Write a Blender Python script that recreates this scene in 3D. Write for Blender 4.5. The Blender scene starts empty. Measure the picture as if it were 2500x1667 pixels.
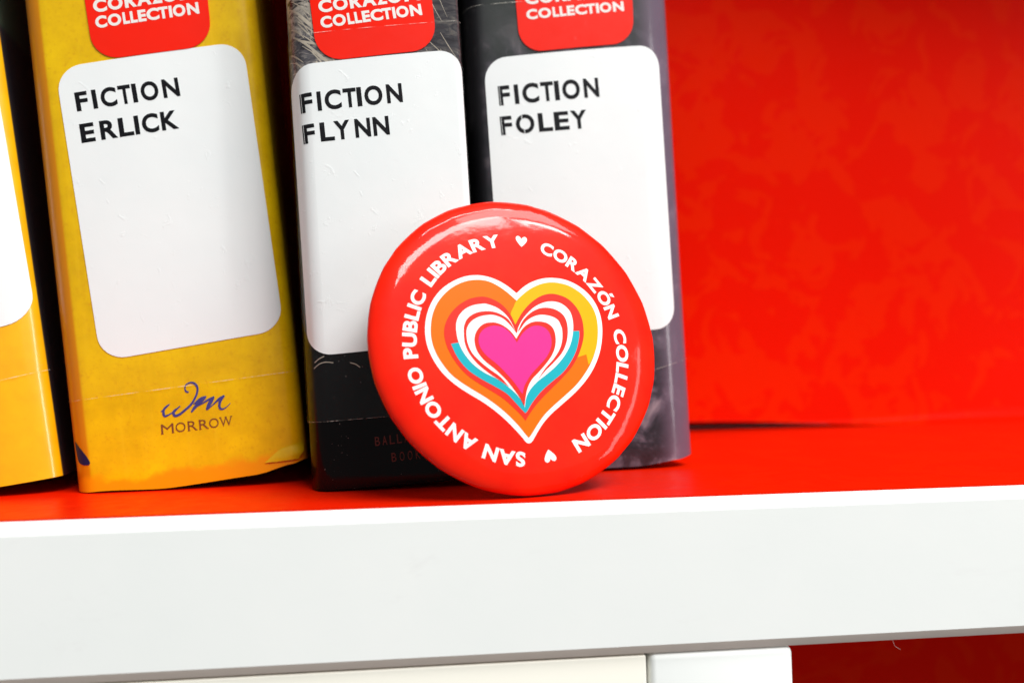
import bpy, bmesh, math, random
from mathutils import Matrix, Vector, noise
random.seed(7)
SC = bpy.context.scene
COL = SC.collection
MM = 0.001

# ------------------------------------------------------------------ camera
cd = bpy.data.cameras.new('camera')
cam = bpy.data.objects.new('camera', cd)
COL.objects.link(cam)
cd.sensor_width = 36.0
cd.lens = 29.08
cd.clip_start = 0.005
cd.clip_end = 20.0
right = Vector((0.99548982, -0.09247329, -0.02118254))
up = Vector((0.01785016, -0.03671575, 0.99916632))
fwd = Vector((0.09317392, 0.99503801, 0.03489950))
cam.matrix_world = Matrix(((right.x, up.x, -fwd.x, 0.0),
                           (right.y, up.y, -fwd.y, -142.895 * MM),
                           (right.z, up.z, -fwd.z, 22.655 * MM),
                           (0, 0, 0, 1)))
cd.dof.use_dof = True
cd.dof.focus_distance = 0.158
cd.dof.aperture_fstop = 11.0
SC.camera = cam

# ------------------------------------------------------------------ light
world = bpy.data.worlds.new('World')
SC.world = world
world.use_nodes = True
bg = world.node_tree.nodes['Background']
bg.inputs['Color'].default_value = (0.97, 1.0, 1.0, 1)
bg.inputs['Strength'].default_value = 0.28

def area(name, loc, target, sx, sy, watts, color=(1, 1, 0.985)):
    l = bpy.data.lights.new(name, 'AREA')
    l.shape = 'RECTANGLE'; l.size = sx; l.size_y = sy
    l.energy = watts; l.color = color
    o = bpy.data.objects.new(name, l); COL.objects.link(o)
    o.location = loc
    o.rotation_euler = (Vector(target) - Vector(loc)).to_track_quat('-Z', 'Y').to_euler()
    return o
# ceiling fittings of the room: one broad panel to the right in front of the shelf, two long tubes
area('ceiling_panel_light', (1.15, -0.85, 1.95), (0.02, 0.02, 0.02), 1.0, 0.6, 38.0)
area('ceiling_tube_light', (0.75, -1.45, 1.70), (0.0, 0.05, 0.0), 1.0, 0.3, 46.0)
area('ceiling_tube_light', (0.45, -0.60, 1.55), (0.05, 0.05, 0.0), 0.8, 0.06, 8.0)
area('ceiling_spot_light', (1.09, -0.86, 1.30), (0.02, 0.01, 0.03), 0.30, 0.10, 8.0)
# added lamps at right: a broad one veils the button, a strip streaks spines
area('veil_fill_light', (1.25, -1.25, 0.62), (0.02, 0.01, 0.03), 1.1, 0.9, 0.9)
area('streak_strip_light', (1.62, -1.02, 0.36), (0.02, 0.01, 0.03), 0.16, 0.95, 6.0)

SC.view_settings.view_transform = 'Standard'
SC.view_settings.look = 'None'
SC.view_settings.exposure = -0.35
SC.view_settings.gamma = 1.0
SC.view_settings.use_curve_mapping = False
SC.cycles.max_bounces = 7
SC.cycles.transparent_max_bounces = 8

# sizes and positions in millimetres, in each book's own spine frame (u across, v up) and on the button face
DATA = {
 'yellow': {
  'x': -72.059,
  'y': 28.459,
  'lean': 5.658,
  'yaw': 6.039,
  'w': 45.314,
  'label': [[8.25,25.35],[43.96,27.81],[42.38,88.68],[5.73,84.69]],
  'sticker': [[13.17,85.72],[36.25,87.92],[36.63,117.5],[12.16,114.33]],
  'fiction': [[8.99,75.68],[28.99,77.73],[-0.22,3.86]],
  'name': [[9.19,69.26],[28.02,71.06],[-0.14,3.85]],
  'coll': [[14.3,92.26],[34.45,94.68],[-0.08,2.41]],
  'cora': [[14.24,95.47],[34.08,97.9],[-0.11,2.64]],
  'seam': [[3.86,18.16],[44.83,18.96]],
  'wm': [[[18.337,13.912,0.06],[18.87,14.245,0.282],[19.527,14.797,0.403],[20.225,15.26,0.181]],[[19.527,14.797,0.403],[19.029,14.331,0.443],[18.864,13.716,0.504],[18.989,13.01,0.443],[19.542,13.044,0.343],[20.38,13.412,0.242],[21.238,13.938,0.302],[22.166,14.648,0.202]],[[21.458,14.122,0.403],[21.023,13.806,0.504],[20.767,13.468,0.524],[20.965,12.783,0.524],[21.941,12.995,0.454],[23.022,13.707,0.454],[24.117,14.525,0.454],[24.928,15.49,0.403],[25.551,16.587,0.403],[25.843,17.62,0.403],[25.692,18.388,0.454],[25.099,18.997,0.423],[24.295,19.042,0.282],[23.647,18.642,0.242],[23.449,17.919,0.242],[23.618,17.418,0.363],[24.099,17.197,0.262]],[[24.738,14.659,0.161],[25.816,15.27,0.605],[26.673,15.696,0.605],[27.359,15.93,0.242]],[[27.191,15.791,0.403],[25.976,14.874,0.706],[24.976,14.041,0.605],[24.171,13.13,0.343]],[[25.081,14.081,0.302],[26.348,14.559,0.262],[27.743,15.238,0.403],[28.862,15.686,0.282]],[[28.8,15.587,0.343],[28.1,14.764,0.756],[27.495,13.876,0.605],[27.165,13.169,0.343]],[[27.327,13.255,0.202],[28.546,14.17,0.242],[29.769,15.088,0.504],[30.859,15.703,0.242]],[[30.803,15.656,0.403],[30.049,14.837,0.554],[29.694,13.915,0.484],[29.765,13.154,0.464],[30.36,12.969,0.282],[31.119,13.355,0.161],[31.853,13.961,0.101]]],
  'morrow': [[18.02,9.46],[31.77,9.43],[0.05,1.86]],
  'tri': [[1.23,9.93],[1.57,9.75],[3.25,7.44],[4.09,5.76],[3.86,5.14],[2.56,5.33],[1.58,6.38]],
  'flap': [[37.2,0.91],[40.18,3.07],[42.89,3.78],[45.03,4.03],[44.85,2.42],[43.88,0.78],[41.24,0.75]],
  'bottomedge': [[3.63,-0.61],[19.7,-1.62],[35.53,-1.28],[42.99,-0.05]],
 },
 'flynn': {
  'x': -24.241,
  'y': 19.181,
  'lean': 2.325,
  'yaw': 4.491,
  'w': 34.361,
  'label': [[1.04,25.95],[35.25,27.31],[34.15,86.12],[-0.12,82.61]],
  'sticker': [[5.81,83.23],[29.48,85.97],[27.91,114.54],[4.05,111.08]],
  'fiction': [[2.23,73.34],[22.01,75.24],[-0.17,3.8]],
  'name': [[2.41,67.29],[19.07,68.77],[-0.17,3.74]],
  'coll': [[6.96,89.88],[26.83,92.79],[-0.26,2.25]],
  'cora': [[6.75,92.93],[26.61,95.83],[-0.3,2.46]],
  'seam': [[2.37,13.26],[9.55,13.37]],
  'topseam': [[-1.79,88.28],[34.07,91.89]],
  'ball': [[12.79,7.9],[26.48,8.5],[-0.04,1.76]],
  'boo': [[15.79,4.59],[22.98,4.88],[-0.02,1.73]],
  'hairlo': [[[1.94,23.59],[2.97,24.41],[4.22,24.72],[5.69,24.5]],[[2.13,24.72],[3.02,25.42],[4.03,25.86]],[[8.9,24.31],[9.88,24.0],[10.72,23.31]]],
 },
 'foley': {
  'x': 11.406,
  'y': 34.607,
  'lean': 1.832,
  'yaw': 6.597,
  'w': 46.542,
  'label': [[4.35,28.11],[44.6,29.63],[44.26,94.52],[3.32,90.1]],
  'sticker': [[11.5,91.47],[38.16,94.6],[38.65,125.23],[10.48,121.29]],
  'fiction': [[6.28,79.79],[29.17,81.99],[-0.21,4.32]],
  'name': [[6.37,73.26],[25.98,74.88],[-0.22,4.14]],
  'coll': [[13.38,98.88],[36.17,101.75],[-0.15,2.21]],
  'cora': [[13.27,102.24],[35.83,105.04],[-0.19,2.51]],
  'seam': [[37.82,20.24],[46.63,22.34]],
  'topseam': [[5.87,102.27],[27.47,104.45]],
 },
 'left': {
  'x': -104.251,
  'y': 25.524,
  'lean': 7.325,
  'yaw': 8.5,
  'w': 30.0,
  'label': [[-1.22,26.71],[29.25,31.47],[28.18,83.94],[-1.21,82.33]],
  'seam': [[22.07,20.02],[31.24,21.12]],
 },
 'button': {
  'cen': [15.76,10.95,27.853],
  'ex': [0.964,0.266,0.0],
  'up': [-0.064,0.233,0.97],
  'n': [0.258,-0.935,0.242],
 },
 'heart': {
  'outer': [[-0.373,8.821],[-2.241,10.391],[-4.04,11.432],[-5.873,12.061],[-7.967,12.301],[-10.332,11.943],[-12.73,10.91],[-14.913,9.363],[-16.663,7.273],[-17.871,4.765],[-18.465,2.07],[-18.419,-0.598],[-17.745,-3.031],[-16.619,-5.242],[-15.239,-7.018],[-13.407,-8.699],[-11.326,-10.175],[-9.225,-11.549],[-7.135,-13.148],[-5.072,-15.078],[-3.447,-16.886],[-2.239,-18.351],[-1.748,-19.067],[-1.323,-19.369],[-0.735,-19.291],[-0.209,-18.776],[0.631,-17.62],[2.015,-15.928],[3.89,-14.233],[6.274,-12.53],[8.974,-10.578],[11.511,-8.351],[13.629,-5.837],[15.346,-2.795],[16.322,0.306],[16.669,2.965],[16.438,5.404],[15.597,7.606],[14.182,9.437],[12.201,10.887],[10.024,11.758],[7.788,12.058],[5.517,11.913],[3.201,11.211],[1.366,10.212]],
  'orange': [[-0.546,7.321],[-2.387,9.079],[-4.156,10.358],[-5.967,11.156],[-8.062,11.352],[-10.19,11.005],[-12.351,10.054],[-14.305,8.563],[-15.938,6.594],[-16.977,4.317],[-17.449,1.844],[-17.414,-0.385],[-16.832,-2.604],[-15.795,-4.6],[-14.52,-6.38],[-12.883,-7.84],[-10.796,-9.318],[-8.687,-10.694],[-6.59,-12.296],[-4.724,-14.004],[-2.89,-16.042],[-1.895,-17.392],[-1.097,-18.45],[-0.437,-17.787],[0.806,-16.205],[2.444,-14.398],[4.568,-12.694],[6.967,-10.971],[9.424,-9.103],[11.444,-7.074],[13.296,-4.656],[14.723,-1.836],[15.48,1.032],[15.668,3.694],[15.216,5.886],[14.081,7.836],[12.508,9.413],[10.377,10.608],[7.667,11.124],[5.388,10.887],[3.315,10.124],[1.468,9.014]],
  'yellow': [[-0.546,7.321],[1.468,9.014],[3.315,10.124],[5.388,10.887],[7.667,11.124],[10.377,10.608],[12.508,9.413],[14.081,7.836],[15.216,5.886],[15.668,3.694],[15.48,1.032],[14.723,-1.836],[13.331,-4.422],[12.584,-5.231],[12.369,-3.229],[10.411,-3.788],[11.407,-2.037],[12.178,-0.146],[12.491,1.524],[12.468,3.688],[11.757,5.863],[10.232,7.673],[8.334,8.55],[6.362,8.767],[4.31,8.21],[2.186,6.871],[0.264,4.962],[-1.373,2.615],[-2.066,4.483],[-1.282,6.132]],
  'red': [[-2.066,4.483],[-3.191,6.118],[-4.499,7.163],[-6.075,7.851],[-7.463,8.022],[-9.592,7.625],[-11.525,6.633],[-13.255,5.128],[-14.422,3.418],[-15.029,1.612],[-14.984,-0.404],[-14.294,-2.637],[-13.051,-4.871],[-11.444,-6.779],[-9.353,-8.372],[-7.229,-9.752],[-5.106,-11.25],[-3.24,-13.075],[-2.01,-14.44],[-1.375,-15.343],[-0.738,-14.492],[0.757,-12.78],[2.628,-11.058],[4.766,-9.317],[6.939,-7.547],[8.901,-5.744],[10.411,-3.788],[11.407,-2.037],[12.178,-0.146],[12.491,1.524],[12.468,3.688],[11.757,5.863],[10.232,7.673],[8.334,8.55],[6.362,8.767],[4.31,8.21],[2.186,6.871],[0.264,4.962],[-1.373,2.615]],
  'teal': [[-14.026,-0.904],[-13.312,-2.873],[-12.351,-4.552],[-10.932,-6.128],[-8.823,-7.613],[-6.681,-8.886],[-4.538,-10.275],[-3.102,-11.869],[-1.882,-13.346],[-1.307,-13.985],[-0.865,-13.605],[0.109,-12.313],[1.737,-10.581],[3.33,-9.276],[5.183,-7.962],[7.061,-6.63],[8.781,-4.812],[10.342,-2.496],[11.33,0.097],[11.514,1.408],[9.996,1.342],[9.075,-0.833],[7.833,-2.699],[5.6,-4.756],[2.956,-6.541],[0.803,-8.53],[-0.64,-10.73],[-1.211,-11.601],[-2.217,-10.236],[-4.28,-7.95],[-6.433,-6.56],[-8.598,-5.4],[-10.684,-3.579],[-11.864,-1.776],[-12.435,-0.672]],
  'white': [[-1.441,0.989],[-2.119,2.965],[-3.122,4.596],[-4.638,5.873],[-6.444,6.56],[-7.372,6.622],[-9.259,6.305],[-10.947,5.485],[-12.216,4.104],[-12.771,2.511],[-12.779,0.477],[-12.384,-1.322],[-11.541,-3.12],[-10.138,-4.925],[-8.246,-6.408],[-6.082,-7.57],[-4.378,-8.838],[-2.913,-10.214],[-1.908,-11.578],[-1.298,-12.927],[-0.809,-11.17],[0.197,-9.637],[1.791,-8.217],[3.617,-7.012],[5.753,-5.451],[7.723,-3.514],[9.26,-1.307],[10.132,1.055],[10.428,3.205],[10.138,5.128],[9.059,6.449],[7.644,7.113],[5.912,7.193],[4.125,6.721],[2.286,5.683],[0.38,3.903],[-0.77,2.265],[-1.275,0.988]],
  'gap_l': [[-1.475,1.105],[-2.541,3.431],[-4.069,4.592],[-5.658,5.121],[-7.288,5.159],[-8.946,4.804],[-10.415,3.88],[-11.23,2.509],[-11.471,0.696],[-11.394,-1.108],[-10.731,-2.909],[-9.437,-4.715],[-7.563,-6.423],[-5.648,-7.804],[-3.901,-9.118],[-5.358,-7.254],[-7.266,-5.761],[-8.939,-4.278],[-10.257,-2.691],[-10.92,-0.887],[-10.996,0.919],[-10.694,2.167],[-9.783,3.308],[-8.322,4.115],[-6.661,4.466],[-5.263,4.425],[-3.686,3.778],[-2.408,2.5]],
  'gap_r': [[-1.166,1.104],[0.057,3.199],[1.686,4.732],[3.507,5.69],[5.258,5.94],[6.953,5.64],[8.332,4.759],[9.031,3.443],[9.098,1.535],[8.611,-0.594],[7.464,-2.694],[5.63,-4.526],[3.463,-6.323],[1.634,-8.145],[3.521,-5.867],[5.447,-4.06],[6.911,-2.22],[7.702,-0.351],[7.953,1.539],[7.782,2.489],[7.302,3.561],[6.033,4.273],[4.1,4.552],[2.343,4.144],[0.778,3.2],[-0.466,1.798]],
  'inner': [[-1.523,-0.143],[-2.434,1.225],[-3.616,2.27],[-4.958,2.896],[-6.114,3.011],[-7.537,2.735],[-8.794,1.707],[-9.446,0.458],[-9.58,-0.9],[-9.214,-2.481],[-8.017,-4.181],[-6.338,-5.668],[-4.473,-7.61],[-3.068,-9.543],[-2.088,-11.128],[-1.347,-12.748],[-0.972,-11.165],[-0.363,-9.397],[0.649,-7.849],[2.253,-6.412],[3.892,-4.841],[5.324,-3.131],[6.176,-1.277],[6.371,0.6],[5.989,2.018],[4.875,2.918],[3.2,3.201],[1.716,2.965],[0.16,2.03],[-1.09,0.524]],
  'pink': [[-1.534,-0.858],[-2.381,0.647],[-3.654,1.923],[-5.017,2.341],[-6.187,2.32],[-7.642,1.703],[-8.553,0.68],[-8.85,-0.68],[-8.484,-2.039],[-7.478,-3.404],[-5.794,-4.894],[-4.143,-6.723],[-2.722,-8.549],[-1.843,-10.024],[-1.5,-10.48],[-1.039,-9.154],[-0.32,-8.05],[0.786,-6.721],[2.394,-5.273],[4.038,-3.691],[5.108,-1.966],[5.44,-0.334],[5.131,1.077],[4.273,2.021],[2.855,2.377],[1.361,2.027],[-0.216,0.867],[-1.197,-0.4]],
 },
}


# ------------------------------------------------------------------ materials
class NT:
    def __init__(self, name):
        self.m = bpy.data.materials.new(name); self.m.use_nodes = True
        self.t = self.m.node_tree; self.t.nodes.clear()
        self.out = self.n('ShaderNodeOutputMaterial')
    def n(self, typ, **kw):
        x = self.t.nodes.new(typ)
        for k, v in kw.items():
            if k.startswith('_'): setattr(x, k[1:], v)
            else:
                x.inputs[k.replace('__', ' ')].default_value = v
        return x
    def l(self, a, b): self.t.links.new(a, b)
    def coord(self):
        c = self.n('ShaderNodeTexCoord'); mp = self.n('ShaderNodeMapping')
        mp.inputs['Scale'].default_value = (1000, 1000, 1000)      # object space in mm
        self.l(c.outputs['Object'], mp.inputs['Vector'])
        return mp.outputs['Vector']
    def noise(self, vec, scale, detail=3.0, rough=0.55, stretch=None, dist=0.0):
        if stretch:
            mp = self.n('ShaderNodeMapping'); mp.inputs['Scale'].default_value = stretch
            self.l(vec, mp.inputs['Vector']); vec = mp.outputs['Vector']
        x = self.n('ShaderNodeTexNoise', Scale=scale, Detail=detail, Roughness=rough, Distortion=dist)
        self.l(vec, x.inputs['Vector'])
        return x.outputs['Fac']
    def ramp(self, fac, stops, interp='LINEAR'):
        r = self.n('ShaderNodeValToRGB'); cr = r.color_ramp; cr.interpolation = interp
        while len(cr.elements) < len(stops): cr.elements.new(0.5)
        for e, (p, c) in zip(cr.elements, stops):
            e.position = p; e.color = (*c, 1) if len(c) == 3 else c
        self.l(fac, r.inputs['Fac'])
        return r.outputs['Color']
    def mix(self, fac, a, b, mode='MIX'):
        x = self.n('ShaderNodeMix'); x.data_type = 'RGBA'; x.blend_type = mode
        for s, v in ((x.inputs[0], fac), (x.inputs[6], a), (x.inputs[7], b)):
            if hasattr(v, 'links'): self.l(v, s)
            elif isinstance(v, (int, float)): s.default_value = v
            else: s.default_value = (*v, 1)
        return x.outputs[2]
    def math(self, op, a, b=0.0, clamp=False):
        x = self.n('ShaderNodeMath'); x.operation = op; x.use_clamp = clamp
        for s, v in ((x.inputs[0], a), (x.inputs[1], b)):
            if hasattr(v, 'links'): self.l(v, s)
            else: s.default_value = v
        return x.outputs[0]
    def step(self, v, e0, e1):
        x = self.n('ShaderNodeMapRange'); x.interpolation_type = 'SMOOTHSTEP'
        self.l(v, x.inputs[0]); x.inputs[1].default_value = e0; x.inputs[2].default_value = e1
        return x.outputs[0]
    def bump(self, h, strength, dist=0.0001):
        b = self.n('ShaderNodeBump', Strength=strength, Distance=dist)
        self.l(h, b.inputs['Height']); return b.outputs['Normal']
    def bsdf(self, color, rough=0.5, spec=0.5, coat=0.0, coat_rough=0.05, normal=None, metal=0.0):
        b = self.n('ShaderNodeBsdfPrincipled')
        for s, v in (('Base Color', color), ('Roughness', rough)):
            if hasattr(v, 'links'): self.l(v, b.inputs[s])
            elif isinstance(v, (int, float)): b.inputs[s].default_value = v
            else: b.inputs[s].default_value = (*v, 1)
        b.inputs['Specular IOR Level'].default_value = spec
        b.inputs['Coat Weight'].default_value = coat
        b.inputs['Coat Roughness'].default_value = coat_rough
        b.inputs['Metallic'].default_value = metal
        if normal is not None:
            self.l(normal, b.inputs['Normal']); self.l(normal, b.inputs['Coat Normal'])
        return b.outputs[0]
    def done(self, sh):
        self.l(sh, self.out.inputs['Surface']); return self.m

def m_plain(name, color, rough=0.5, spec=0.5, var=0.06, scale=0.3, bump=0.0, coat=0.0, coat_rough=0.08, metal=0.0):
    t = NT(name); v = t.coord(); f = t.noise(v, scale, 4)
    c = t.mix(t.math('MULTIPLY', f, 1.0), tuple(x * (1 - var) for x in color), tuple(min(1, x * (1 + var)) for x in color))
    nrm = t.bump(t.noise(v, scale * 6, 4), bump) if bump else None
    r = t.math('ADD', t.math('MULTIPLY', t.noise(v, scale * 2.3, 3), 0.14), rough - 0.07)
    return t.done(t.bsdf(c, r, spec, coat, coat_rough, nrm, metal))

def m_red_laminate(name, mottle, spec, warm):
    t = NT(name); v = t.coord()
    f = t.noise(v, 0.055, 5, 0.6, dist=0.9)
    k = mottle
    c = t.ramp(f, [(0.0, (0.70, warm, 0.0)), (0.515, (0.70, warm, 0.0)), (0.525, (0.70 + 0.02 * k, warm + 0.008 * k, 0.0)), (1.0, (0.70 + 0.02 * k, warm + 0.008 * k, 0.0))])
    g = t.noise(v, 6.0, 2)
    c = t.mix(0.06, c, t.ramp(g, [(0.3, (0.5, 0.0, 0.0)), (0.7, (1.0, 0.02, 0.0))]))
    scr = t.noise(v, 0.5, 5, 0.75, stretch=(0.12, 1.0, 1.0), dist=0.4)
    c = t.mix(t.math('MULTIPLY', t.step(scr, 0.66, 0.74), 0.05), c, (0.75, 0.04, 0.0))
    r = t.ramp(t.noise(v, 0.25, 4), [(0.3, (0.30,) * 3), (0.7, (0.42,) * 3)])
    n = t.bump(t.noise(v, 1.3, 3), 0.06)
    return t.done(t.bsdf(c, r, spec, normal=n))

def m_white_paint():
    t = NT('white_paint'); v = t.coord()
    f = t.noise(v, 0.035, 4)
    c = t.ramp(f, [(0.3, (0.875, 0.895, 0.875)), (0.7, (0.905, 0.915, 0.895))])
    sm = t.noise(v, 0.10, 6, 0.7, stretch=(0.35, 1, 1), dist=0.7)
    c = t.mix(t.math('MULTIPLY', t.step(sm, 0.58, 0.72), 0.30), c, (0.80, 0.79, 0.78))
    n = t.bump(t.noise(v, 0.5, 4), 0.10)
    return t.done(t.bsdf(c, 0.42, 0.4, normal=n))

def film_bump(t, v, strength=0.25):
    a = t.noise(v, 0.12, 2, 0.5, stretch=(1, 1, 0.25)); b = t.noise(v, 1.6, 3, 0.6)
    return t.bump(t.math('ADD', a, t.math('MULTIPLY', b, 0.06)), strength, 0.0006)

def m_jacket_yellow(W):
    t = NT('mustard_jacket'); v = t.coord()
    s = t.n('ShaderNodeSeparateXYZ'); t.l(v, s.inputs[0]); u, z = s.outputs[0], s.outputs[2]
    f = t.noise(v, 0.10, 5, 0.65); g = t.noise(v, 1.1, 4, 0.7)
    c = t.ramp(f, [(0.25, (0.60, 0.345, 0.0)), (0.5, (0.74, 0.445, 0.0)), (0.75, (0.85, 0.55, 0.0))])
    c = t.mix(t.math('MULTIPLY', t.step(g, 0.52, 0.72), 0.35), c, (0.55, 0.20, 0.002))
    streak = t.noise(v, 0.8, 3, 0.6, stretch=(1, 1, 0.06))
    c = t.mix(t.math('MULTIPLY', t.step(streak, 0.55, 0.75), 0.30), c, (0.80, 0.52, 0.01))
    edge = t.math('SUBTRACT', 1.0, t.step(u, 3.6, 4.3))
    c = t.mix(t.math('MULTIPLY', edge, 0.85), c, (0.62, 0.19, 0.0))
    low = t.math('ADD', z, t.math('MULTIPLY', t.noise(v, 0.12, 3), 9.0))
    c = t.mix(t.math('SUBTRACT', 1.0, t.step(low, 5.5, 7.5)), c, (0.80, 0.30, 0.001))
    r = t.ramp(g, [(0.3, (0.30,) * 3), (0.7, (0.42,) * 3)])
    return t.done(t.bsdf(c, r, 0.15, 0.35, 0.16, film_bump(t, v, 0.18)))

def m_jacket_black():
    t = NT('black_jacket'); v = t.coord()
    s = t.n('ShaderNodeSeparateXYZ'); t.l(v, s.inputs[0]); u, z = s.outputs[0], s.outputs[2]
    fur = t.noise(v, 0.35, 5, 0.7, stretch=(0.6, 1, 1.6), dist=1.2)
    top = t.ramp(fur, [(0.32, (0.012, 0.010, 0.014)), (0.5, (0.10, 0.095, 0.105)), (0.68, (0.40, 0.36, 0.31))])
    tl = t.math('MULTIPLY', t.step(z, 88, 99), t.math('SUBTRACT', 1.0, t.step(u, 3, 12)))
    top = t.mix(t.math('MULTIPLY', tl, t.step(fur, 0.36, 0.50)), top, (0.58, 0.52, 0.43))
    c = t.mix(t.step(z, 74, 80), (0.0018, 0.0014, 0.0016), top)
    rt = t.math('MULTIPLY', t.step(z, 74, 80), t.step(u, 24, 30))
    c = t.mix(t.math('MULTIPLY', rt, 0.75), c, (0.03, 0.028, 0.032))
    d = t.noise(v, 2.2, 2, 0.4)
    c = t.mix(t.math('MULTIPLY', t.step(d, 0.74, 0.78), 0.5), c, (0.25, 0.22, 0.2))
    return t.done(t.bsdf(c, 0.4, 0.04, 0.30, 0.06, film_bump(t, v, 0.22)))

def m_jacket_smoke(W):
    t = NT('smoky_grey_jacket'); v = t.coord()
    s = t.n('ShaderNodeSeparateXYZ'); t.l(v, s.inputs[0]); u, z = s.outputs[0], s.outputs[2]
    f = t.noise(v, 0.13, 4, 0.6, dist=0.5); g = t.noise(v, 0.07, 3)
    c = t.ramp(f, [(0.36, (0.005, 0.005, 0.007)), (0.50, (0.024, 0.021, 0.029)), (0.60, (0.10, 0.08, 0.105)), (0.74, (0.32, 0.26, 0.29))])
    green = t.math('MULTIPLY', t.step(z, 84, 98), t.math('SUBTRACT', 1.0, t.step(u, 10, 24)))
    c = t.mix(t.math('MULTIPLY', green, 0.7), c, (0.028, 0.038, 0.030))
    c = t.mix(t.math('MULTIPLY', t.step(z, 86, 100), 0.6), c, (0.016, 0.018, 0.018))
    c = t.mix(t.math('SUBTRACT', 1.0, t.step(u, 1.5, 6.5)), c, (0.004, 0.004, 0.006))
    c = t.mix(t.math('MULTIPLY', t.step(u, W - 9, W - 2), 0.8), c, (0.15, 0.10, 0.15))
    return t.done(t.bsdf(c, 0.4, 0.2, 0.6, 0.12, film_bump(t, v, 0.3)))

def m_jacket_orange(W):
    t = NT('orange_jacket'); v = t.coord()
    s = t.n('ShaderNodeSeparateXYZ'); t.l(v, s.inputs[0]); u, z = s.outputs[0], s.outputs[2]
    f = t.noise(v, 0.2, 4)
    c = t.ramp(f, [(0.3, (0.80, 0.40, 0.001)), (0.7, (0.88, 0.48, 0.001))])
    c = t.mix(t.step(u, W - 0.25, W - 0.1), c, (0.014, 0.013, 0.018))
    c = t.mix(t.math('MULTIPLY', t.step(z, 91, 93), t.step(u, W - 3.0, W - 2.4)), c, (0.035, 0.05, 0.035))
    return t.done(t.bsdf(c, 0.3, 0.4, 0.8, 0.09, film_bump(t, v, 0.25)))

def m_label():
    t = NT('white_label_paper'); v = t.coord()
    f = t.noise(v, 0.05, 3)
    c = t.ramp(f, [(0.3, (0.81, 0.84, 0.84)), (0.7, (0.85, 0.87, 0.865))])
    crease = t.noise(v, 0.35, 5, 0.7, dist=0.8)
    h = t.math('ADD', t.math('MULTIPLY', t.step(crease, 0.60, 0.70), 0.6), t.math('MULTIPLY', t.noise(v, 0.09, 2), 1.2))
    return t.done(t.bsdf(c, 0.40, 0.35, 0.25, 0.25, t.bump(h, 0.22, 0.0003)))

def m_film(name, haze):
    t = NT(name); v = t.coord()
    tr = t.n('ShaderNodeBsdfTransparent')
    g = t.n('ShaderNodeBsdfGlossy', Roughness=0.14)
    n = film_bump(t, v, 0.25); t.l(n, g.inputs['Normal'])
    fr = t.n('ShaderNodeLayerWeight', Blend=0.5); t.l(n, fr.inputs['Normal'])
    m1 = t.n('ShaderNodeMixShader')
    t.l(t.math('ADD', t.math('MULTIPLY', t.math('POWER', fr.outputs['Facing'], 4.0), 0.12), 0.014), m1.inputs[0])
    t.l(tr.outputs[0], m1.inputs[1]); t.l(g.outputs[0], m1.inputs[2])
    df = t.n('ShaderNodeBsdfDiffuse'); df.inputs['Color'].default_value = (0.8, 0.77, 0.78, 1)
    bub = t.noise(v, 0.5, 6, 0.75, dist=0.6)
    hz = t.math('ADD', t.math('MULTIPLY', t.step(bub, 0.60, 0.72), haze * 6.0), haze)
    m2 = t.n('ShaderNodeMixShader'); t.l(hz, m2.inputs[0])
    t.l(m1.outputs[0], m2.inputs[1]); t.l(df.outputs[0], m2.inputs[2])
    return t.done(m2.outputs[0])

def m_film_edge():
    t = NT('tape_edge'); v = t.coord()
    tr = t.n('ShaderNodeBsdfTransparent')
    b = t.bsdf((0.75, 0.70, 0.62), 0.25, 0.6)
    m = t.n('ShaderNodeMixShader'); f = t.noise(v, 0.35, 4, 0.7, stretch=(1, 1, 0.2))
    t.l(t.math('MULTIPLY', t.step(f, 0.38, 0.66), 0.75), m.inputs[0])
    t.l(tr.outputs[0], m.inputs[1]); t.l(b, m.inputs[2])
    return t.done(m.outputs[0])

def m_button_red():
    t = NT('red_button_print'); v = t.coord()
    f = t.noise(v, 0.12, 3)
    c = t.ramp(f, [(0.3, (0.82, 0.008, 0.001)), (0.7, (0.86, 0.016, 0.002))])
    h = t.math('ADD', t.noise(v, 0.16, 3, 0.6), t.math('MULTIPLY', t.noise(v, 1.6, 4), 0.05))
    return t.done(t.bsdf(c, 0.4, 0.06, 0.36, 0.06, t.bump(h, 0.10, 0.0004)))

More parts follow.
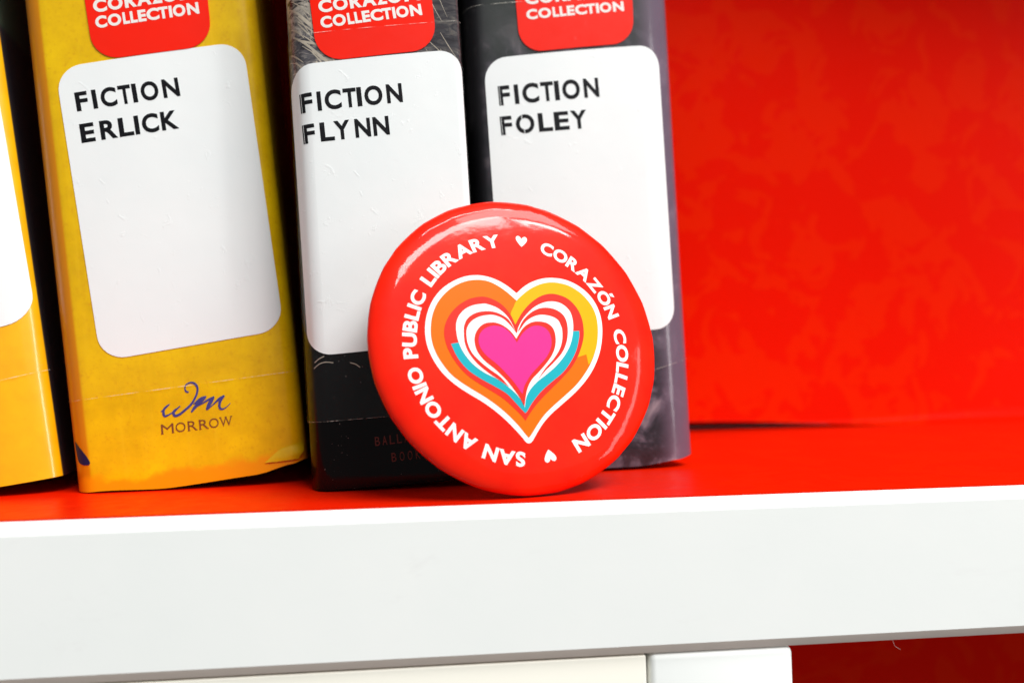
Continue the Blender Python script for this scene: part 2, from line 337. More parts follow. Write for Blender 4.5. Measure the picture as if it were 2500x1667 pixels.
MAT = {
    'red': m_red_laminate('red_panel', 0.85, 0.02, 0.006), 'deck': m_red_laminate('red_deck', 0.2, 0.08, 0.010), 'white': m_white_paint(),
    'cream': m_plain('cream_paint', (0.86, 0.83, 0.74), 0.5, 0.3, 0.02, 0.05),
    'tan': m_plain('tan_chamfer_shade', (0.84, 0.71, 0.64), 0.5, 0.3, 0.06, 0.2),  # tan stands for shade and warm bounce on white paint
    'label': m_label(),
    'ink': m_plain('black_ink', (0.004, 0.004, 0.006), 0.5, 0.08, 0.3, 2.0),
    'pages': m_plain('page_paper', (0.72, 0.66, 0.52), 0.8, 0.2, 0.08, 1.0),
    'sticker': m_plain('red_sticker', (0.86, 0.012, 0.001), 0.35, 0.15, 0.05, 0.15),
    'sticker_ink': m_plain('white_print', (0.82, 0.78, 0.74), 0.4, 0.3, 0.02, 0.5),
    'indigo': m_plain('indigo_print', (0.055, 0.055, 0.22), 0.4, 0.1, 0.3, 0.6),
    'navy': m_plain('navy_print', (0.018, 0.015, 0.07), 0.4, 0.1, 0.2, 0.6),
    'brown': m_plain('brown_print', (0.20, 0.055, 0.02), 0.4, 0.3, 0.3, 0.6),
    'rust': m_plain('rust_print', (0.13, 0.026, 0.018), 0.4, 0.3, 0.2, 1.0),
    'hair': m_plain('pale_hair_print', (0.40, 0.35, 0.28), 0.4, 0.3, 0.5, 0.4),
    'flap': m_plain('creased_yellow_paper', (0.70, 0.49, 0.0), 0.4, 0.4, 0.15, 0.6, coat=0.4),
    'film': m_film('clear_tape_film', 0.002), 'film_mid': m_film('slightly_hazy_tape_film', 0.005), 'film_hazy': m_film('hazy_clear_tape_film', 0.008),
    'film_edge': m_film_edge(),
    'b_red': m_button_red(),
    'b_white': m_plain('button_white', (0.86, 0.85, 0.83), 0.4, 0.08, 0.01, 0.3, coat=0.4, coat_rough=0.1),
    'b_orange': m_plain('button_orange', (0.90, 0.145, 0.0), 0.4, 0.08, 0.03, 0.2, coat=0.3, coat_rough=0.1),
    'b_yellow': m_plain('button_yellow', (0.88, 0.41, 0.0), 0.4, 0.08, 0.03, 0.2, coat=0.3, coat_rough=0.1),
    'b_inner': m_plain('button_inner_red', (0.80, 0.028, 0.016), 0.4, 0.08, 0.04, 0.2, coat=0.3, coat_rough=0.1),
    'b_teal': m_plain('button_teal', (0.012, 0.39, 0.46), 0.4, 0.08, 0.05, 0.2, coat=0.3, coat_rough=0.1),
    'b_pink': m_plain('button_pink', (0.86, 0.030, 0.25), 0.4, 0.08, 0.03, 0.2, coat=0.3, coat_rough=0.1),
    'tin': m_plain('tin_plate', (0.62, 0.60, 0.52), 0.35, 0.5, 0.1, 0.8, metal=0.8),
}

# ------------------------------------------------------------------ object helpers
def tag(o, label=None, cat=None, group=None, kind=None):
    for k, v in (('label', label), ('category', cat), ('group', group), ('kind', kind)):
        if v: o[k] = v
    return o
def link(name, me, mat, parent=None, smooth=True, angle=40):
    o = bpy.data.objects.new(name, me); COL.objects.link(o)
    if mat: me.materials.append(mat)
    if smooth:
        me.polygons.foreach_set('use_smooth', [True] * len(me.polygons))
        me.set_sharp_from_angle(angle=math.radians(angle))
    if parent: o.parent = parent
    return o
def from_bm(name, bm, mat, parent=None, smooth=True, angle=40):
    me = bpy.data.meshes.new(name); bm.to_mesh(me); bm.free(); me.update()
    return link(name, me, mat, parent, smooth, angle)
def box(name, lo, hi, mat, parent=None, bevel=0.0, seg=3):
    bm = bmesh.new(); bmesh.ops.create_cube(bm, size=1.0)
    for v in bm.verts:
        v.co = Vector([((a + b) / 2 + c * (b - a)) * MM for a, b, c in zip(lo, hi, v.co)])
    if bevel:
        bmesh.ops.bevel(bm, geom=list(bm.edges), offset=bevel * MM, segments=seg, profile=0.5, affect='EDGES')
    return from_bm(name, bm, mat, parent)

def catmull(pts, n=6, closed=True, corner=55):
    N = len(pts); P = [Vector(p) for p in pts]; out = []
    def is_corner(i):
        if not closed and i in (0, N - 1): return True
        a = P[i] - P[i - 1]; b = P[(i + 1) % N] - P[i]
        return a.length > 1e-9 and b.length > 1e-9 and a.angle(b) > math.radians(corner)
    cs = [is_corner(i) for i in range(N)]
    for i in range(N if closed else N - 1):
        p1, p2 = P[i], P[(i + 1) % N]
        p0 = 2 * p1 - p2 if cs[i] else P[i - 1]
        p3 = 2 * p2 - p1 if cs[(i + 1) % N] else P[(i + 2) % N]
        for k in range(n):
            t = k / n
            out.append(0.5 * ((2 * p1) + (p2 - p0) * t + (2 * p0 - 5 * p1 + 4 * p2 - p3) * t * t + (3 * p1 - p0 - 3 * p2 + p3) * t ** 3))
    if not closed: out.append(P[-1])
    return out

def poly_bm(polys):
    bm = bmesh.new()
    for pts in polys:
        vs = [bm.verts.new((p[0], p[1], 0)) for p in pts]
        es = [bm.edges.new((vs[i], vs[(i + 1) % len(vs)])) for i in range(len(vs))]
        bmesh.ops.triangle_fill(bm, use_beauty=True, edges=es)
    return bm

def stroke_bm(strokes, dz=0.002, sub=5):
    """variable-width pen strokes: (x, y, width); each a shade above the last"""
    bm = bmesh.new()
    for k, s in enumerate(strokes):
        P = catmull([(x, y, w) for x, y, w in s], sub, closed=False, corner=180)
        L = []
        for i, p in enumerate(P):
            a = P[max(i - 1, 0)]; b = P[min(i + 1, len(P) - 1)]
            d = Vector((b.x - a.x, b.y - a.y)).normalized(); q = Vector((-d.y, d.x)) * max(p.z, 0.02) / 2
            L.append((bm.verts.new((p.x + q.x, p.y + q.y, k * dz)), bm.verts.new((p.x - q.x, p.y - q.y, k * dz))))
        for a, b in zip(L, L[1:]): bm.faces.new((a[0], a[1], b[1], b[0]))
    return bm

_gl = {}
def glyph(ch, off):
    if ch == 'Ó':
        vs, fs, w = glyph('O', off); vs = list(vs); fs = list(fs); k = len(vs); t = 0.06 + off
        vs += [(0.50 - t, 1.10), (0.50 + t * 1.2, 1.10), (0.78, 1.36), (0.78 - 3.0 * t, 1.36)]
        return vs, fs + [(k, k + 1, k + 2, k + 3)], w
    return plain_glyph(ch, off)
def plain_glyph(ch, off):
    """outline of one capital, x from 0 to 1, y from 0 (baseline) to 1 (cap height), and its width"""
    if (ch, off) in _gl: return _gl[(ch, off)]
    def raw(c):
        cu = bpy.data.curves.new('glyph', 'FONT'); cu.body = c; cu.size = 1.0; cu.offset = off; cu.resolution_u = 5
        o = bpy.data.objects.new('glyph', cu); COL.objects.link(o)
        bpy.context.view_layer.update()
        me = bpy.data.meshes.new_from_object(o.evaluated_get(bpy.context.evaluated_depsgraph_get()))
        vs = [v.co.copy() for v in me.vertices]; fs = [tuple(p.vertices) for p in me.polygons]
        bpy.data.objects.remove(o); bpy.data.curves.remove(cu); bpy.data.meshes.remove(me)
        return vs, fs
    ev, _ = raw('E'); y0 = min(v.y for v in ev); y1 = max(v.y for v in ev)
    vs, fs = raw(ch)
    x0 = min(v.x for v in vs); x1 = max(v.x for v in vs)
    r = ([((v.x - x0) / (x1 - x0), (v.y - y0) / (y1 - y0)) for v in vs], fs, (x1 - x0) / (y1 - y0))
    _gl[(ch, off)] = r
    return r

def text_bm(text, spans, p0, p1, top, off, bm=None, serif=None):
    """letters laid on a baseline p0 -> p1; spans give each letter's extent along it (0..1)"""
    bm = bm or bmesh.new(); p0, p1, top = Vector(p0), Vector(p1), Vector(top); d = p1 - p0
    for ch, (a, b) in zip(text, spans):
        vs, fs, _ = glyph(ch, off)
        nv = []
        for x, y in vs:
            p = p0 + d * (a + x * (b - a)) + top * y
            nv.append(bm.verts.new((p.x, p.y, 0)))
        for f in fs:
            try: bm.faces.new([nv[i] for i in f])
            except ValueError: pass
        for sx, sy, sw in (serif or {}).get(ch, ()):
            q = []
            for ddx, ddy in ((-sw, -0.035), (sw, -0.035), (sw, 0.035), (-sw, 0.035)):
                p = p0 + d * (a + (sx + ddx) * (b - a)) + top * (sy + ddy); q.append(bm.verts.new((p.x, p.y, 0.004)))
            bm.faces.new(q)
    return bm

def on_surface(name, bm, surf, off, mat, parent, cx=(), cy=(), offn=None, smooth=True, skirt=0.0):
    """lay a flat print (mm) on a curved surface: cut it along a grid, then bend it"""
    for xs, nrm in ((cx, (1, 0, 0)), (cy, (0, 1, 0))):
        for c in xs:
            bmesh.ops.bisect_plane(bm, geom=bm.verts[:] + bm.edges[:] + bm.faces[:], dist=1e-6,
                                   plane_co=(c * nrm[0], c * nrm[1], 0), plane_no=nrm)
    if skirt:
        ed = [e for e in bm.edges if e.is_boundary]
        nv = [g for g in bmesh.ops.extrude_edge_only(bm, edges=ed)['geom'] if isinstance(g, bmesh.types.BMVert)]
        for v in nv: v.co.z -= skirt
    for v in bm.verts:
        v.co = surf(v.co.x, v.co.y, off + v.co.z + (offn(v.co.x, v.co.y) if offn else 0.0)) * MM
    bmesh.ops.recalc_face_normals(bm, faces=bm.faces[:])
    return from_bm(name, bm, mat, parent, smooth, 60)

def round_quad(q, r, seg=8):
    P = [Vector(p) for p in q]; out = []
    for i in range(4):
        p, a, b = P[i], P[i - 1], P[(i + 1) % 4]
        da = (a - p).normalized(); db = (b - p).normalized()
        s, e = p + da * r, p + db * r
        for k in range(seg + 1):
            t = k / seg
            # blend between a quadratic curve and its control point keeps the corner close to a circle
            w = 0.72
            num = s * (1 - t) ** 2 + p * (2 * w * t * (1 - t)) + e * t * t
            out.append(num / ((1 - t) ** 2 + 2 * w * t * (1 - t) + t * t))
    return out

# ------------------------------------------------------------------ the shelf
def extrude_x(name, prof, x0, x1, mat, n=1, **kw):
    bm = bmesh.new(); rows = []
    for i in range(n + 1):
        x = x0 + (x1 - x0) * i / n
        rows.append([bm.verts.new((x * MM, y * MM, z * MM)) for y, z in prof])
    k = len(prof)
    for a, b in zip(rows, rows[1:]):
        for i in range(k): bm.faces.new((a[i], a[(i + 1) % k], b[(i + 1) % k], b[i]))
    bm.faces.new(rows[0][::-1]); bm.faces.new(rows[-1])
    bmesh.ops.recalc_face_normals(bm, faces=bm.faces[:])
    return from_bm(name, bm, mat, **kw)
def arc(cy, cz, r, a0, a1, n=8):
    return [(cy + r * math.cos(math.radians(a0 + (a1 - a0) * i / n)), cz + r * math.sin(math.radians(a0 + (a1 - a0) * i / n))) for i in range(n + 1)]

deck = extrude_x('shelf_surface', [(0.06, 0.0), (157, 0.0), (157, -3.0), (0.06, -3.0)], -330, 380, MAT['deck'])
tag(deck, 'glossy red shelf surface under the books and the button', kind='structure')
prof = [(0.0, -0.25)] + [(-0.12, -0.27), (-1.55, -2.25), (-1.6, -2.45)] + [(-1.6, -25.05), (18, -25.05), (18, -3.3), (0.0, -3.3)]
fascia = extrude_x('shelf_fascia', prof, -330, 380, MAT['white'], smooth=False)
tag(fascia, 'white painted front edge board of the shelf', kind='structure')
strip = extrude_x('chamfer_shade_strip', [(-1.57, -25.06), (-1.45, -25.30), (-0.40, -26.72), (-0.1, -26.85), (17.9, -26.85), (17.9, -25.06)], -329.9, 379.9, MAT['tan'], angle=25)
strip.parent = fascia  # fascia's lower chamfer, its warm shade put into the tan colour

# red back panel, its lower edge standing a little off the shelf on the left
bm = bmesh.new()
xs = [-330 + 10 * i for i in range(72)]
def gap(x):
    t = min(1, max(0, (172 - x) / 85)); return 0.05 + 3.3 * t * t * (3 - 2 * t)
def bow(x): return 0.0 if x < 90 else 0.10 * (x - 90) if x < 150 else 6.0 + 0.06 * (x - 150)
rows = []
for x in xs:
    y = 139.0 + bow(x); t = min(1, max(0, (x - 115) / 95)); rc = 0.6 + 5.0 * t * t * (3 - 2 * t); g = gap(x)
    pr = [(y + 3, g), (y + 0.5 - rc * 0.0 - (rc if t > 0 else 0) * 1.0, g)]
    pr += [(y + 0.5 - rc * (1 - math.sin(a)), g + 0.02 + rc * (1 - math.cos(a))) for a in [math.pi / 2 * k / 7 for k in range(1, 8)]]
    pr += [(y + 0.5, 60), (y + 0.5, 294), (y + 3, 294)]
    rows.append([bm.verts.new((x * MM, yy * MM, zz * MM)) for yy, zz in pr])
NP = len(rows[0])
for a, b in zip(rows, rows[1:]):
    for i in range(NP): bm.faces.new((a[i], a[(i + 1) % NP], b[(i + 1) % NP], b[i]))
bmesh.ops.recalc_face_normals(bm, faces=bm.faces[:])
back = from_bm('back_panel', bm, MAT['red'], angle=50)
tag(back, 'red back panel of the shelf', kind='structure')
rear = extrude_x('rear_board', [(157.5, 0.02), (163, 0.02), (163, 297), (157.5, 297)], -330, 380, MAT['red'])
tag(rear, 'board closing the shelf behind its red back panel', kind='structure')
upper = extrude_x('upper_shelf', [(-1.6, 298), (156, 298), (156, 325), (-1.6, 325)], -330, 380, MAT['white'])
tag(upper, 'white underside of the next shelf up', kind='structure')

lp = box('lower_panel', (-330, -0.3, -120), (35.55, 18, -27.15), MAT['cream'], bevel=0.35)
tag(lp, 'cream panel below the shelf edge', kind='structure')
post = box('shelf_post', (36.2, -0.45, -120), (61.95, 22, -26.95), MAT['white'], bevel=1.1)
tag(post, 'white upright post below the shelf edge', kind='structure')
lb = box('lower_back_panel', (60, 130, -220), (480, 133, -3.2), MAT['red'])
tag(lb, 'red back panel of the bay below', kind='structure')

# ------------------------------------------------------------------ books
COLL = [(580, 665), (672, 770), (783, 832), (838, 890), (895, 955), (958, 1052), (1047, 1120), (1127, 1150), (1156, 1250), (1263, 1352)]
COLL = [((a - 580) / 772, (b - 580) / 772) for a, b in COLL]
CORA = [(565, 665), (675, 785), (800, 890), (890, 1000), (1005, 1085), (1087, 1195), (1215, 1337)]
CORA = [((a - 565) / 772, (b - 565) / 772) for a, b in CORA]
def norm(sp, lo, hi): return [((a - lo) / (hi - lo), (b - lo) / (hi - lo)) for a, b in sp]
SP = {
    'yellow': (norm([(575, 668), (703, 738), (768, 890), (905, 1002), (1012, 1048), (1078, 1215), (1248, 1378)], 575, 1380),
               norm([(612, 722), (765, 895), (908, 1022), (1032, 1068), (1090, 1220), (1240, 1375)], 612, 1375)),
    'flynn': (norm([(418, 510), (545, 577), (603, 730), (745, 845), (850, 887), (908, 1048), (1080, 1203)], 418, 1203),
              norm([(440, 530), (570, 678), (676, 800), (837, 957), (977, 1102)], 440, 1102)),
    'foley': (norm([(527, 612), (645, 678), (705, 830), (845, 942), (950, 987), (1010, 1147), (1177, 1296)], 527, 1296),
              norm([(545, 632), (660, 800), (830, 938), (952, 1066), (1080, 1206)], 545, 1206)),
}

def interp(tab, x):
    if x <= tab[0][0]: return tab[0][1]
    for (a, b), (c, d) in zip(tab, tab[1:]):
        if x <= c:
            t = (x - a) / (c - a); t = t * t * (3 - 2 * t); return b + (d - b) * t
    return tab[-1][1]

class Book:
    def __init__(self, key, label, mat, depth, height, corners, crown=0.6, vbot=None, lift=0.15, wider=0.0):
        d = self.d = DATA[key]; self.key = key
        W = self.W = d['w'] + wider; self.ru_l, self.ry_l, self.ru_r, self.ry_r = corners; self.crown = crown
        self.root = bpy.data.objects.new('book', None); COL.objects.link(self.root)
        self.root.empty_display_size = 0.01
        th, ph = math.radians(d['lean']), math.radians(d['yaw'])
        h = Vector((math.cos(ph), math.sin(ph), 0)); z = Vector((0, 0, 1))
        eu = h * math.cos(th) + z * math.sin(th); ev = -h * math.sin(th) + z * math.cos(th); ey = ev.cross(eu)
        self.root.matrix_world = Matrix(((eu.x, ey.x, ev.x, d['x'] * MM), (eu.y, ey.y, ev.y, d['y'] * MM), (eu.z, ey.z, ev.z, lift * MM), (0, 0, 0, 1)))
        tag(self.root, label, 'book', 'library books in a leaning row')
        self.body(mat, depth, height, vbot)
        self.cuts = sorted(set([W * i / 16 for i in range(1, 16)] + [self.ru_l * i / 6 for i in range(1, 7)] + [W - self.ru_r * i / 6 for i in range(1, 7)]))
    def y(self, u):
        W = self.W; t = 2 * u / W - 1; y = self.crown * t * t
        if u < self.ru_l: s = (self.ru_l - u) / self.ru_l; y += self.ry_l * (1 - max(0, 1 - s ** 2.8) ** (1 / 2.2))
        if u > W - self.ru_r: s = (u - W + self.ru_r) / self.ru_r; y += self.ry_r * (1 - max(0, 1 - s ** 2.8) ** (1 / 2.2))
        return y
    def surf(self, u, v, off):
        u = min(max(u, 0.04), self.W - 0.04); e = 0.02
        dy = (self.y(min(u + e, self.W)) - self.y(max(u - e, 0))) / (2 * e)
        n = Vector((dy, -1.0)).normalized()
        return Vector((u + n.x * off, self.y(u) + n.y * off, v))
    def body(self, mat, D, H, vbot):
        W = self.W; us = []
        for i in range(11): us.append(self.ru_l * (1 - math.cos(math.radians(9 * i))))
        n = 18
        for i in range(1, n): us.append(self.ru_l + (W - self.ru_l - self.ru_r) * i / n)
        for i in range(11): us.append(W - self.ru_r + self.ru_r * math.sin(math.radians(9 * i)))
        O = [(0.0, D)] + [(0.0, self.y(0) + 3)] + [(u, self.y(u)) for u in us] + [(W, self.y(W) + 3)] + [(W, D)]
        T = 2.0
        I = []
        for i, (u, y) in enumerate(O):
            if i in (0, 1): I.append((T, y))
            elif i >= len(O) - 2: I.append((W - T, y))
            else: I.append((min(max(u, T), W - T), y + T))
        bm = bmesh.new()
        zs = [None] + [H * k / 12 for k in range(1, 13)]
        def ring(P):
            R = []
            for z in zs:
                row = []
                for u, y in P:
                    zz = (vbot(u) if vbot and y < 12 else 0.0) if z is None else z
                    row.append(bm.verts.new((u * MM, y * MM, zz * MM)))
                R.append(row)
            return R
        ro, ri = ring(O), ring(I)
        for R in (ro, ri):
            for a, b in zip(R, R[1:]):
                for i in range(len(a) - 1): bm.faces.new((a[i], a[i + 1], b[i + 1], b[i]))
        for k in (0, -1):
            for i in range(len(O) - 1): bm.faces.new((ro[k][i], ri[k][i], ri[k][i + 1], ro[k][i + 1]))
        for i in (0, -1):
            for k in range(len(zs) - 1): bm.faces.new((ro[k][i], ro[k + 1][i], ri[k + 1][i], ri[k][i]))
        bmesh.ops.recalc_face_normals(bm, faces=bm.faces[:])
        self.jacket = from_bm('jacket', bm, mat, self.root, True, 50)
        box('page_block', (T + 0.2, max(self.y(0), self.y(W)) + T + 0.6, 3.5), (W - T - 0.2, D - 3, H - 3.5), MAT['pages'], self.root)
    def put(self, name, bm, off, mat, parent=None, offn=None, skirt=0.0):
        return on_surface(name, bm, self.surf, off, mat, parent or self.root, self.cuts, (), offn, True, skirt)
    def label(self):
        q = [[min(max(u, 0.3), self.W - 0.15), v] for u, v in self.d['label']]
        self.lab = self.put('spine_label', poly_bm([round_quad(q, 5.0 if self.key != 'flynn' else 4.6)]), 0.13, MAT['label'], skirt=0.12)
        return self.lab
    def fiction(self, word, off=0.033):
        a, b = SP[self.key]
        bm = text_bm('FICTION', a, *self.d['fiction'], off)
        text_bm(word, b, *self.d['name'], off, bm)
        self.put('lettering', bm, 0.16, MAT['ink'], self.lab)
    def slits(self, items):
        """hairline gaps the label printer left in some letters"""
        bm = bmesh.new()
        for line, f, y0, y1, w in items:
            p0, p1, top = map(Vector, self.d[line]); dd = p1 - p0
            vs = []
            for x, y in ((f, y0), (f + w, y0), (f + w, y1), (f, y1)):
                p = p0 + dd * x + top * y; vs.append(bm.verts.new((p.x, p.y, 0)))
            bm.faces.new(vs)
        self.put('print_gap', bm, 0.18, MAT['label'], self.lab)
    def sticker(self):
        s = self.put('collection_sticker', poly_bm([round_quad(self.d['sticker'], 5.2)]), 0.22, MAT['sticker'], skirt=0.2)
        bm = text_bm('COLLECTION', COLL, *self.d['coll'], 0.045)
        text_bm('CORAZÓN', CORA, *self.d['cora'], 0.045, bm)
        self.put('lettering', bm, 0.25, MAT['sticker_ink'], s)
    def tape(self, film, top=None):
        W = self.W; a, b = map(Vector, self.d['seam']); s = (b.y - a.y) / (b.x - a.x)
        f = lambda u: a.y + s * (u - a.x)
        if top is None and 'topseam' in self.d:
            c, e = map(Vector, self.d['topseam']); s2 = (e.y - c.y) / (e.x - c.x); g = lambda u: c.y + s2 * (u - c.x)
        else: g = lambda u: 150.0
        o = self.put('clear_tape', poly_bm([[(0.1, f(0.1)), (W - 0.1, f(W - 0.1)), (W - 0.1, g(W - 0.1)), (0.1, g(0.1))]]), 0.32, film)
        st = []
        for h, on in ((f, True), (g, top is None and 'topseam' in self.d)):
            if on:
                st.append([(W * i / 40 if 0 < i < 40 else (0.1 if i == 0 else W - 0.1), h(W * i / 40), 0.10 + 0.07 * noise.noise((i * 0.9, W, 0))) for i in range(41)])
        for one in st: self.put('tape_edge', stroke_bm([one], sub=2), 0.34, MAT['film_edge'], o)

# --- orange book at the far left
bl = Book('left', 'orange-yellow book with a black back cover at the left edge of the photo', m_jacket_orange(DATA['left']['w']), 104, 268, (3.0, 3.5, 12.0, 3.2), 1.0, lambda u: -0.6 * min(1, u / 10))
bl.label(); bl.tape(MAT['film'])

# --- mustard book
vb = lambda u: interp([(0, 0), (3.6, -0.25), (19.5, -1.5), (35.3, -1.3), (42.8, -0.1), (45.1, 0.4)], u)
by = Book('yellow', 'mustard yellow book with a FICTION ERLICK label and MORROW imprint', m_jacket_yellow(DATA['yellow']['w']), 105.5, 270, (5.5, 7.0, 4.5, 3.4), 0.7, vb, 0.15, 0.5)
by.label(); by.fiction('ERLICK'); by.sticker(); by.tape(MAT['film'])
by.put('imprint_mark', stroke_bm(by.d['wm']), 0.08, MAT['indigo'])
SER = {'M': ((0.06, 0, 0.10), (0.94, 0, 0.10), (0.08, 1, 0.08), (0.92, 1, 0.08)), 'R': ((0.10, 0, 0.14), (0.08, 1, 0.10), (0.96, 0, 0.09)), 'W': ((0.04, 1, 0.10), (0.5, 1, 0.09), (0.96, 1, 0.10)), 'O': ()}
MOR = norm([(350, 583), (622, 810), (856, 1026), (1072, 1242), (1262, 1446), (1474, 1703)], 345, 1705)
by.put('imprint_name', text_bm('MORROW', MOR, *by.d['morrow'], -0.004, serif=SER), 0.08, MAT['brown'])
by.put('printed_corner', poly_bm([catmull(by.d['tri'], 4)]), 0.07, MAT['navy'])
fl = by.d['flap']
bm = poly_bm([fl]); bmesh.ops.subdivide_edges(bm, edges=bm.edges[:], cuts=3, use_grid_fill=True)
by.put('folded_corner', bm, 0.25, MAT['flap'], None,
       lambda u, v: max(0.0, (u - 36.9) * 0.06) * max(0.0, 1.0 - abs(v - 1.1 - (u - 37) * 0.12) / 1.6) + 0.10 * noise.noise((u * 0.8, v * 1.3, 3)))

# --- black book with pale hair on the jacket
bf = Book('flynn', 'black book with pale hair on its jacket, labelled FICTION FLYNN, behind the button', m_jacket_black(), 116.3, 274, (5.0, 7.0, 1.6, 2.0), 0.6)
strands = []
rng = random.Random(3)
for i in range(120):
    left = rng.random() < 0.62
    u = rng.uniform(0.1, 6.5) if left else rng.uniform(25, 34); v = rng.uniform(79, 118)
    a = math.radians(rng.gauss(-38 if left else -62, 16)); L = rng.uniform(3, 11); k = rng.gauss(0.0, 0.06)
    w = rng.uniform(0.10, 0.55 if left else 0.22); s = []
    for j in range(6):
        s.append((u, v, w * (1 - abs(j / 5 - 0.4)))); u += math.cos(a) * L / 5; v += math.sin(a) * L / 5; a += k * L / 5
    if all(0.05 < p[0] < bf.W - 0.1 for p in s): strands.append(s)
for h in bf.d['hairlo']: strands.append([(p[0], p[1], 0.16) for p in h])
bf.put('hair_print', stroke_bm(strands, 0.0002, 2), 0.02, MAT['hair'])['kind'] = 'stuff'
bf.label(); bf.fiction('FLYNN'); bf.sticker(); bf.tape(MAT['film_mid'])
bf.slits([('fiction', 0.012, -0.02, 1.02, 0.0035), ('name', 0.014, -0.02, 1.02, 0.004)])
bm = text_bm('BALLANTINE', [((83 * i) / 805, (83 * i + 56) / 805) for i in range(10)], *bf.d['ball'], 0.008)
text_bm('BOOKS', [((92 * i) / 423, (92 * i + 55) / 423) for i in range(5)], *bf.d['boo'], 0.008, bm)
bf.put('imprint_name', bm, 0.06, MAT['rust'])

# --- smoky grey book, last of the row
vb2 = lambda u: interp([(0, 0), (25, -0.6), (34, -0.8), (43, -0.1), (48.5, 0.6)], u)
bo = Book('foley', 'smoky grey book with a FICTION FOLEY label, beside the bare red shelf', m_jacket_smoke(DATA['foley']['w']), 98.5, 272, (4.0, 5.0, 11.0, 5.0), 1.0, vb2, 0.5, 1.8)
bo.label(); bo.fiction('FOLEY'); bo.sticker(); bo.tape(MAT['film_hazy'])
bo.slits([('fiction', 0.012, -0.02, 1.02, 0.0035), ('name', 0.014, -0.02, 1.02, 0.004), ('name', 0.245, 0.72, 1.05, 0.007), ('name', 0.262, -0.05, 0.30, 0.007)])

# ------------------------------------------------------------------ the pin-back button
B = DATA['button']
root = bpy.data.objects.new('pin_button', None); COL.objects.link(root); root.empty_display_size = 0.01
ex, eu2, en = Vector(B['ex']), Vector(B['up']), Vector(B['n'])
root.matrix_world = Matrix(((ex.x, eu2.x, en.x, B['cen'][0] * MM), (ex.y, eu2.y, en.y, B['cen'][1] * MM), (ex.z, eu2.z, en.z, (B['cen'][2] + 0.1) * MM), (0, 0, 0, 1)))
tag(root, 'round red pin-back button with a heart, leaning on the books', 'button')
R = 28.5; R0 = 0.83 * R
def dome(r):
    if r <= R0: return 2.35 - 0.55 * (r / R0) ** 2
    t = min(1.0, (r - R0) / (R - R0))
    return 1.8 * math.sqrt(max(0.0, 1 - t * t)) - 0.06 * math.sin(t * math.pi)
def face(x, y, off):
    return Vector((x, y, dome(math.hypot(x, y)) + off))
NF = 26
rf = random.Random(5)
phase = [2 * math.pi * (i + rf.uniform(-0.28, 0.28)) / NF for i in range(NF)]
def facet(th):
    """wrap of the printed paper: short flats between creases round the edge"""
    th %= 2 * math.pi
    lo = max([p for p in phase if p <= th], default=phase[-1] - 2 * math.pi)
    hi = min([p for p in phase if p > th], default=phase[0] + 2 * math.pi)
    t = (th - lo) / (hi - lo)
    return 4 * t * (1 - t)
bm = bmesh.new(); NA = 252
prof = [(r, None) for r in [R0 * i / 14 for i in range(1, 15)]] + [(R0 + (R - R0) * math.sin(math.radians(6 * i)), None) for i in range(1, 16)]
prof += [(R * 0.997, -0.7), (R * 0.985, -1.5), (R * 0.955, -2.1), (R * 0.91, -2.3)]
rings = []
for r, h in prof:
    ring = []
    for k in range(NA):
        th = 2 * math.pi * k / NA
        w = max(0.0, (r / R - 0.86) / 0.14) ** 1.5
        rr = r * (1 - 0.0026 * w * facet(th))
        hh = dome(r) if h is None else h
        hh -= 0.05 * w * facet(th) * (1 if h is None else 0)
        ring.append(bm.verts.new((rr * math.cos(th) * MM, rr * math.sin(th) * MM, hh * MM)))
    rings.append(ring)
c = bm.verts.new((0, 0, dome(0) * MM))
for k in range(NA): bm.faces.new((c, rings[0][k], rings[0][(k + 1) % NA]))
for a, b in zip(rings, rings[1:]):
    for k in range(NA): bm.faces.new((a[k], b[k], b[(k + 1) % NA], a[(k + 1) % NA]))
bmesh.ops.recalc_face_normals(bm, faces=bm.faces[:])
shell = from_bm('printed_face', bm, MAT['b_red'], root, True, 60)
# tin back with its pin
bm = bmesh.new(); rings = []
for r, h in ((27.9, -1.7), (27.85, -2.5), (26.6, -2.95), (24.5, -2.7), (23.5, -1.6), (0.5, -1.6)):
    rings.append([bm.verts.new((r * math.cos(2 * math.pi * k / 96) * MM, r * math.sin(2 * math.pi * k / 96) * MM, h * MM)) for k in range(96)])
for a, b in zip(rings, rings[1:]):
    for k in range(96): bm.faces.new((a[k], a[(k + 1) % 96], b[(k + 1) % 96], b[k]))
bm.faces.new(rings[-1])
bmesh.ops.recalc_face_normals(bm, faces=bm.faces[:])
from_bm('tin_back', bm, MAT['tin'], root)
bm = bmesh.new()
P = [Vector(p) for p in ((-17, 10, -2.0), (-15, 10, -3.4), (0, 10.6, -4.2), (14, 10, -3.6), (17, 10.2, -2.2))]
prev = None
for p in catmull(P, 5, closed=False, corner=180):
    ring = [bm.verts.new((p.x * MM, (p.y + 0.45 * math.cos(a)) * MM, (p.z + 0.45 * math.sin(a)) * MM)) for a in [math.pi / 4 * i for i in range(8)]]
    if prev:
        for i in range(8): bm.faces.new((prev[i], prev[(i + 1) % 8], ring[(i + 1) % 8], ring[i]))
    prev = ring
bmesh.ops.recalc_face_normals(bm, faces=bm.faces[:])
from_bm('pin_wire', bm, MAT['tin'], root)

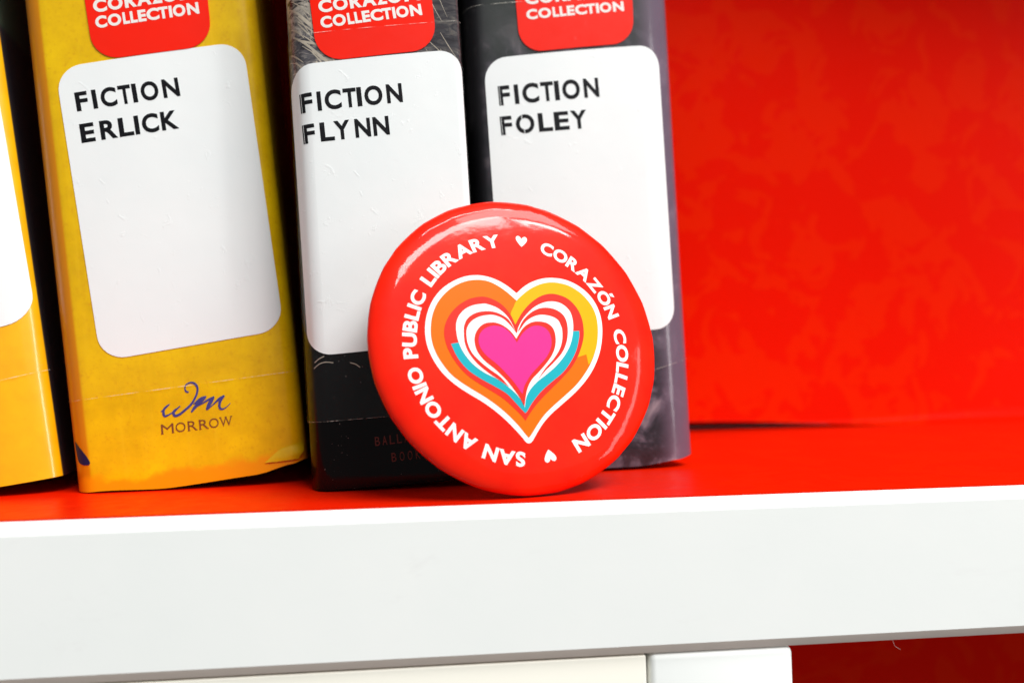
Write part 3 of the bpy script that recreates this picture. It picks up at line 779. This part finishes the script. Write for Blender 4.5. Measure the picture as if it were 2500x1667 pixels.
grid = [i * 1.5 for i in range(-17, 18)]
def printed(name, bm, off, mat): return on_surface(name, bm, face, off, mat, shell, grid, grid)
H = DATA['heart']
for name, key, off, m in (('heart_outline', 'outer', 0.03, 'b_white'), ('orange_heart', 'orange', 0.06, 'b_orange'), ('yellow_band', 'yellow', 0.09, 'b_yellow'),
                          ('red_heart', 'red', 0.12, 'b_inner'), ('teal_band', 'teal', 0.15, 'b_teal'), ('white_petals', 'white', 0.18, 'b_white'),
                          ('red_line', 'gap_l', 0.21, 'b_inner'), ('red_line', 'gap_r', 0.21, 'b_inner'), ('red_inner_heart', 'inner', 0.24, 'b_inner'), ('pink_heart', 'pink', 0.27, 'b_pink')):
    printed(name, poly_bm([catmull(H[key], 5, True, 48)]), off, MAT[m])

TC = Vector((-0.6, -1.4)); RI, RO = 19.55, 22.15
def word_arc(text, a0, a1, bm):
    gl = [glyph(ch, 0.039) for ch in text]
    sp = 0.075; ws = [g[2] for g in gl]; tot = sum(ws) + sp * (len(ws) - 1)
    x = 0.0
    for (vs, fs, w) in gl:
        nv = []
        for gx, gy in vs:
            # letters stay straight: each sits square on the tangent at its middle
            am = math.radians(a0 + (a1 - a0) * (x + w / 2) / tot)
            tang = Vector((math.sin(am), -math.cos(am))); rad = Vector((math.cos(am), math.sin(am)))
            wid = w / tot * math.radians(abs(a1 - a0)) * (RI + RO) / 2
            p = TC + rad * (RI + gy * (RO - RI)) + tang * (gx - 0.5) * wid
            nv.append(bm.verts.new((p.x, p.y, 0)))
        for f in fs:
            try: bm.faces.new([nv[i] for i in f])
            except ValueError: pass
        x += w + sp
for words in ((('SAN', -94.3, -115.9), ('ANTONIO', -120.6, -169.8), ('PUBLIC', -174.4, -209.8), ('LIBRARY', -215.0, -264.8)),
              (('CORAZÓN', 71.9, 15.3), ('COLLECTION', 8.8, -66.2))):
    bm = bmesh.new()
    for w, a0, a1 in words: word_arc(w, a0, a1, bm)
    printed('lettering', bm, 0.04, MAT['b_white'])
HS = [(0, 0.45), (0.25, 0.78), (0.6, 0.95), (0.92, 0.75), (1.0, 0.38), (0.82, -0.05), (0.4, -0.6), (0, -1.0), (-0.4, -0.6), (-0.82, -0.05), (-1.0, 0.38), (-0.92, 0.75), (-0.6, 0.95), (-0.25, 0.78)]
for ang, rr in ((83.0, 21.0), (-81.0, 20.7)):
    a = math.radians(ang); rad = Vector((math.cos(a), math.sin(a))); tg = Vector((math.sin(a), -math.cos(a)))
    pts = [TC + rad * (rr + 1.15 * y) + tg * (1.15 * x) for x, y in HS]
    printed('small_heart', poly_bm([catmull(pts, 4)]), 0.04, MAT['b_white'])

# ------------------------------------------------------------------ lint
def fibre(label, pts, r=0.014):
    bm = bmesh.new(); prev = None
    for p in catmull([Vector(q) for q in pts], 6, False, 180):
        ring = [bm.verts.new(((p.x + r * math.cos(a)) * MM, p.y * MM, (p.z + r * math.sin(a)) * MM)) for a in (0.5, 2.6, 4.7)]
        if prev:
            for i in range(3): bm.faces.new((prev[i], prev[(i + 1) % 3], ring[(i + 1) % 3], ring[i]))
        prev = ring
    o = from_bm('lint_fibre', bm, MAT['sticker_ink'])
    return tag(o, label, 'lint')
fibre('tiny pale lint fibre hanging under the white shelf edge right of the post', [(80.2, -0.2, -26.0), (80.5, -0.3, -27.0), (80.9, -0.3, -27.9), (81.8, -0.4, -28.5)])
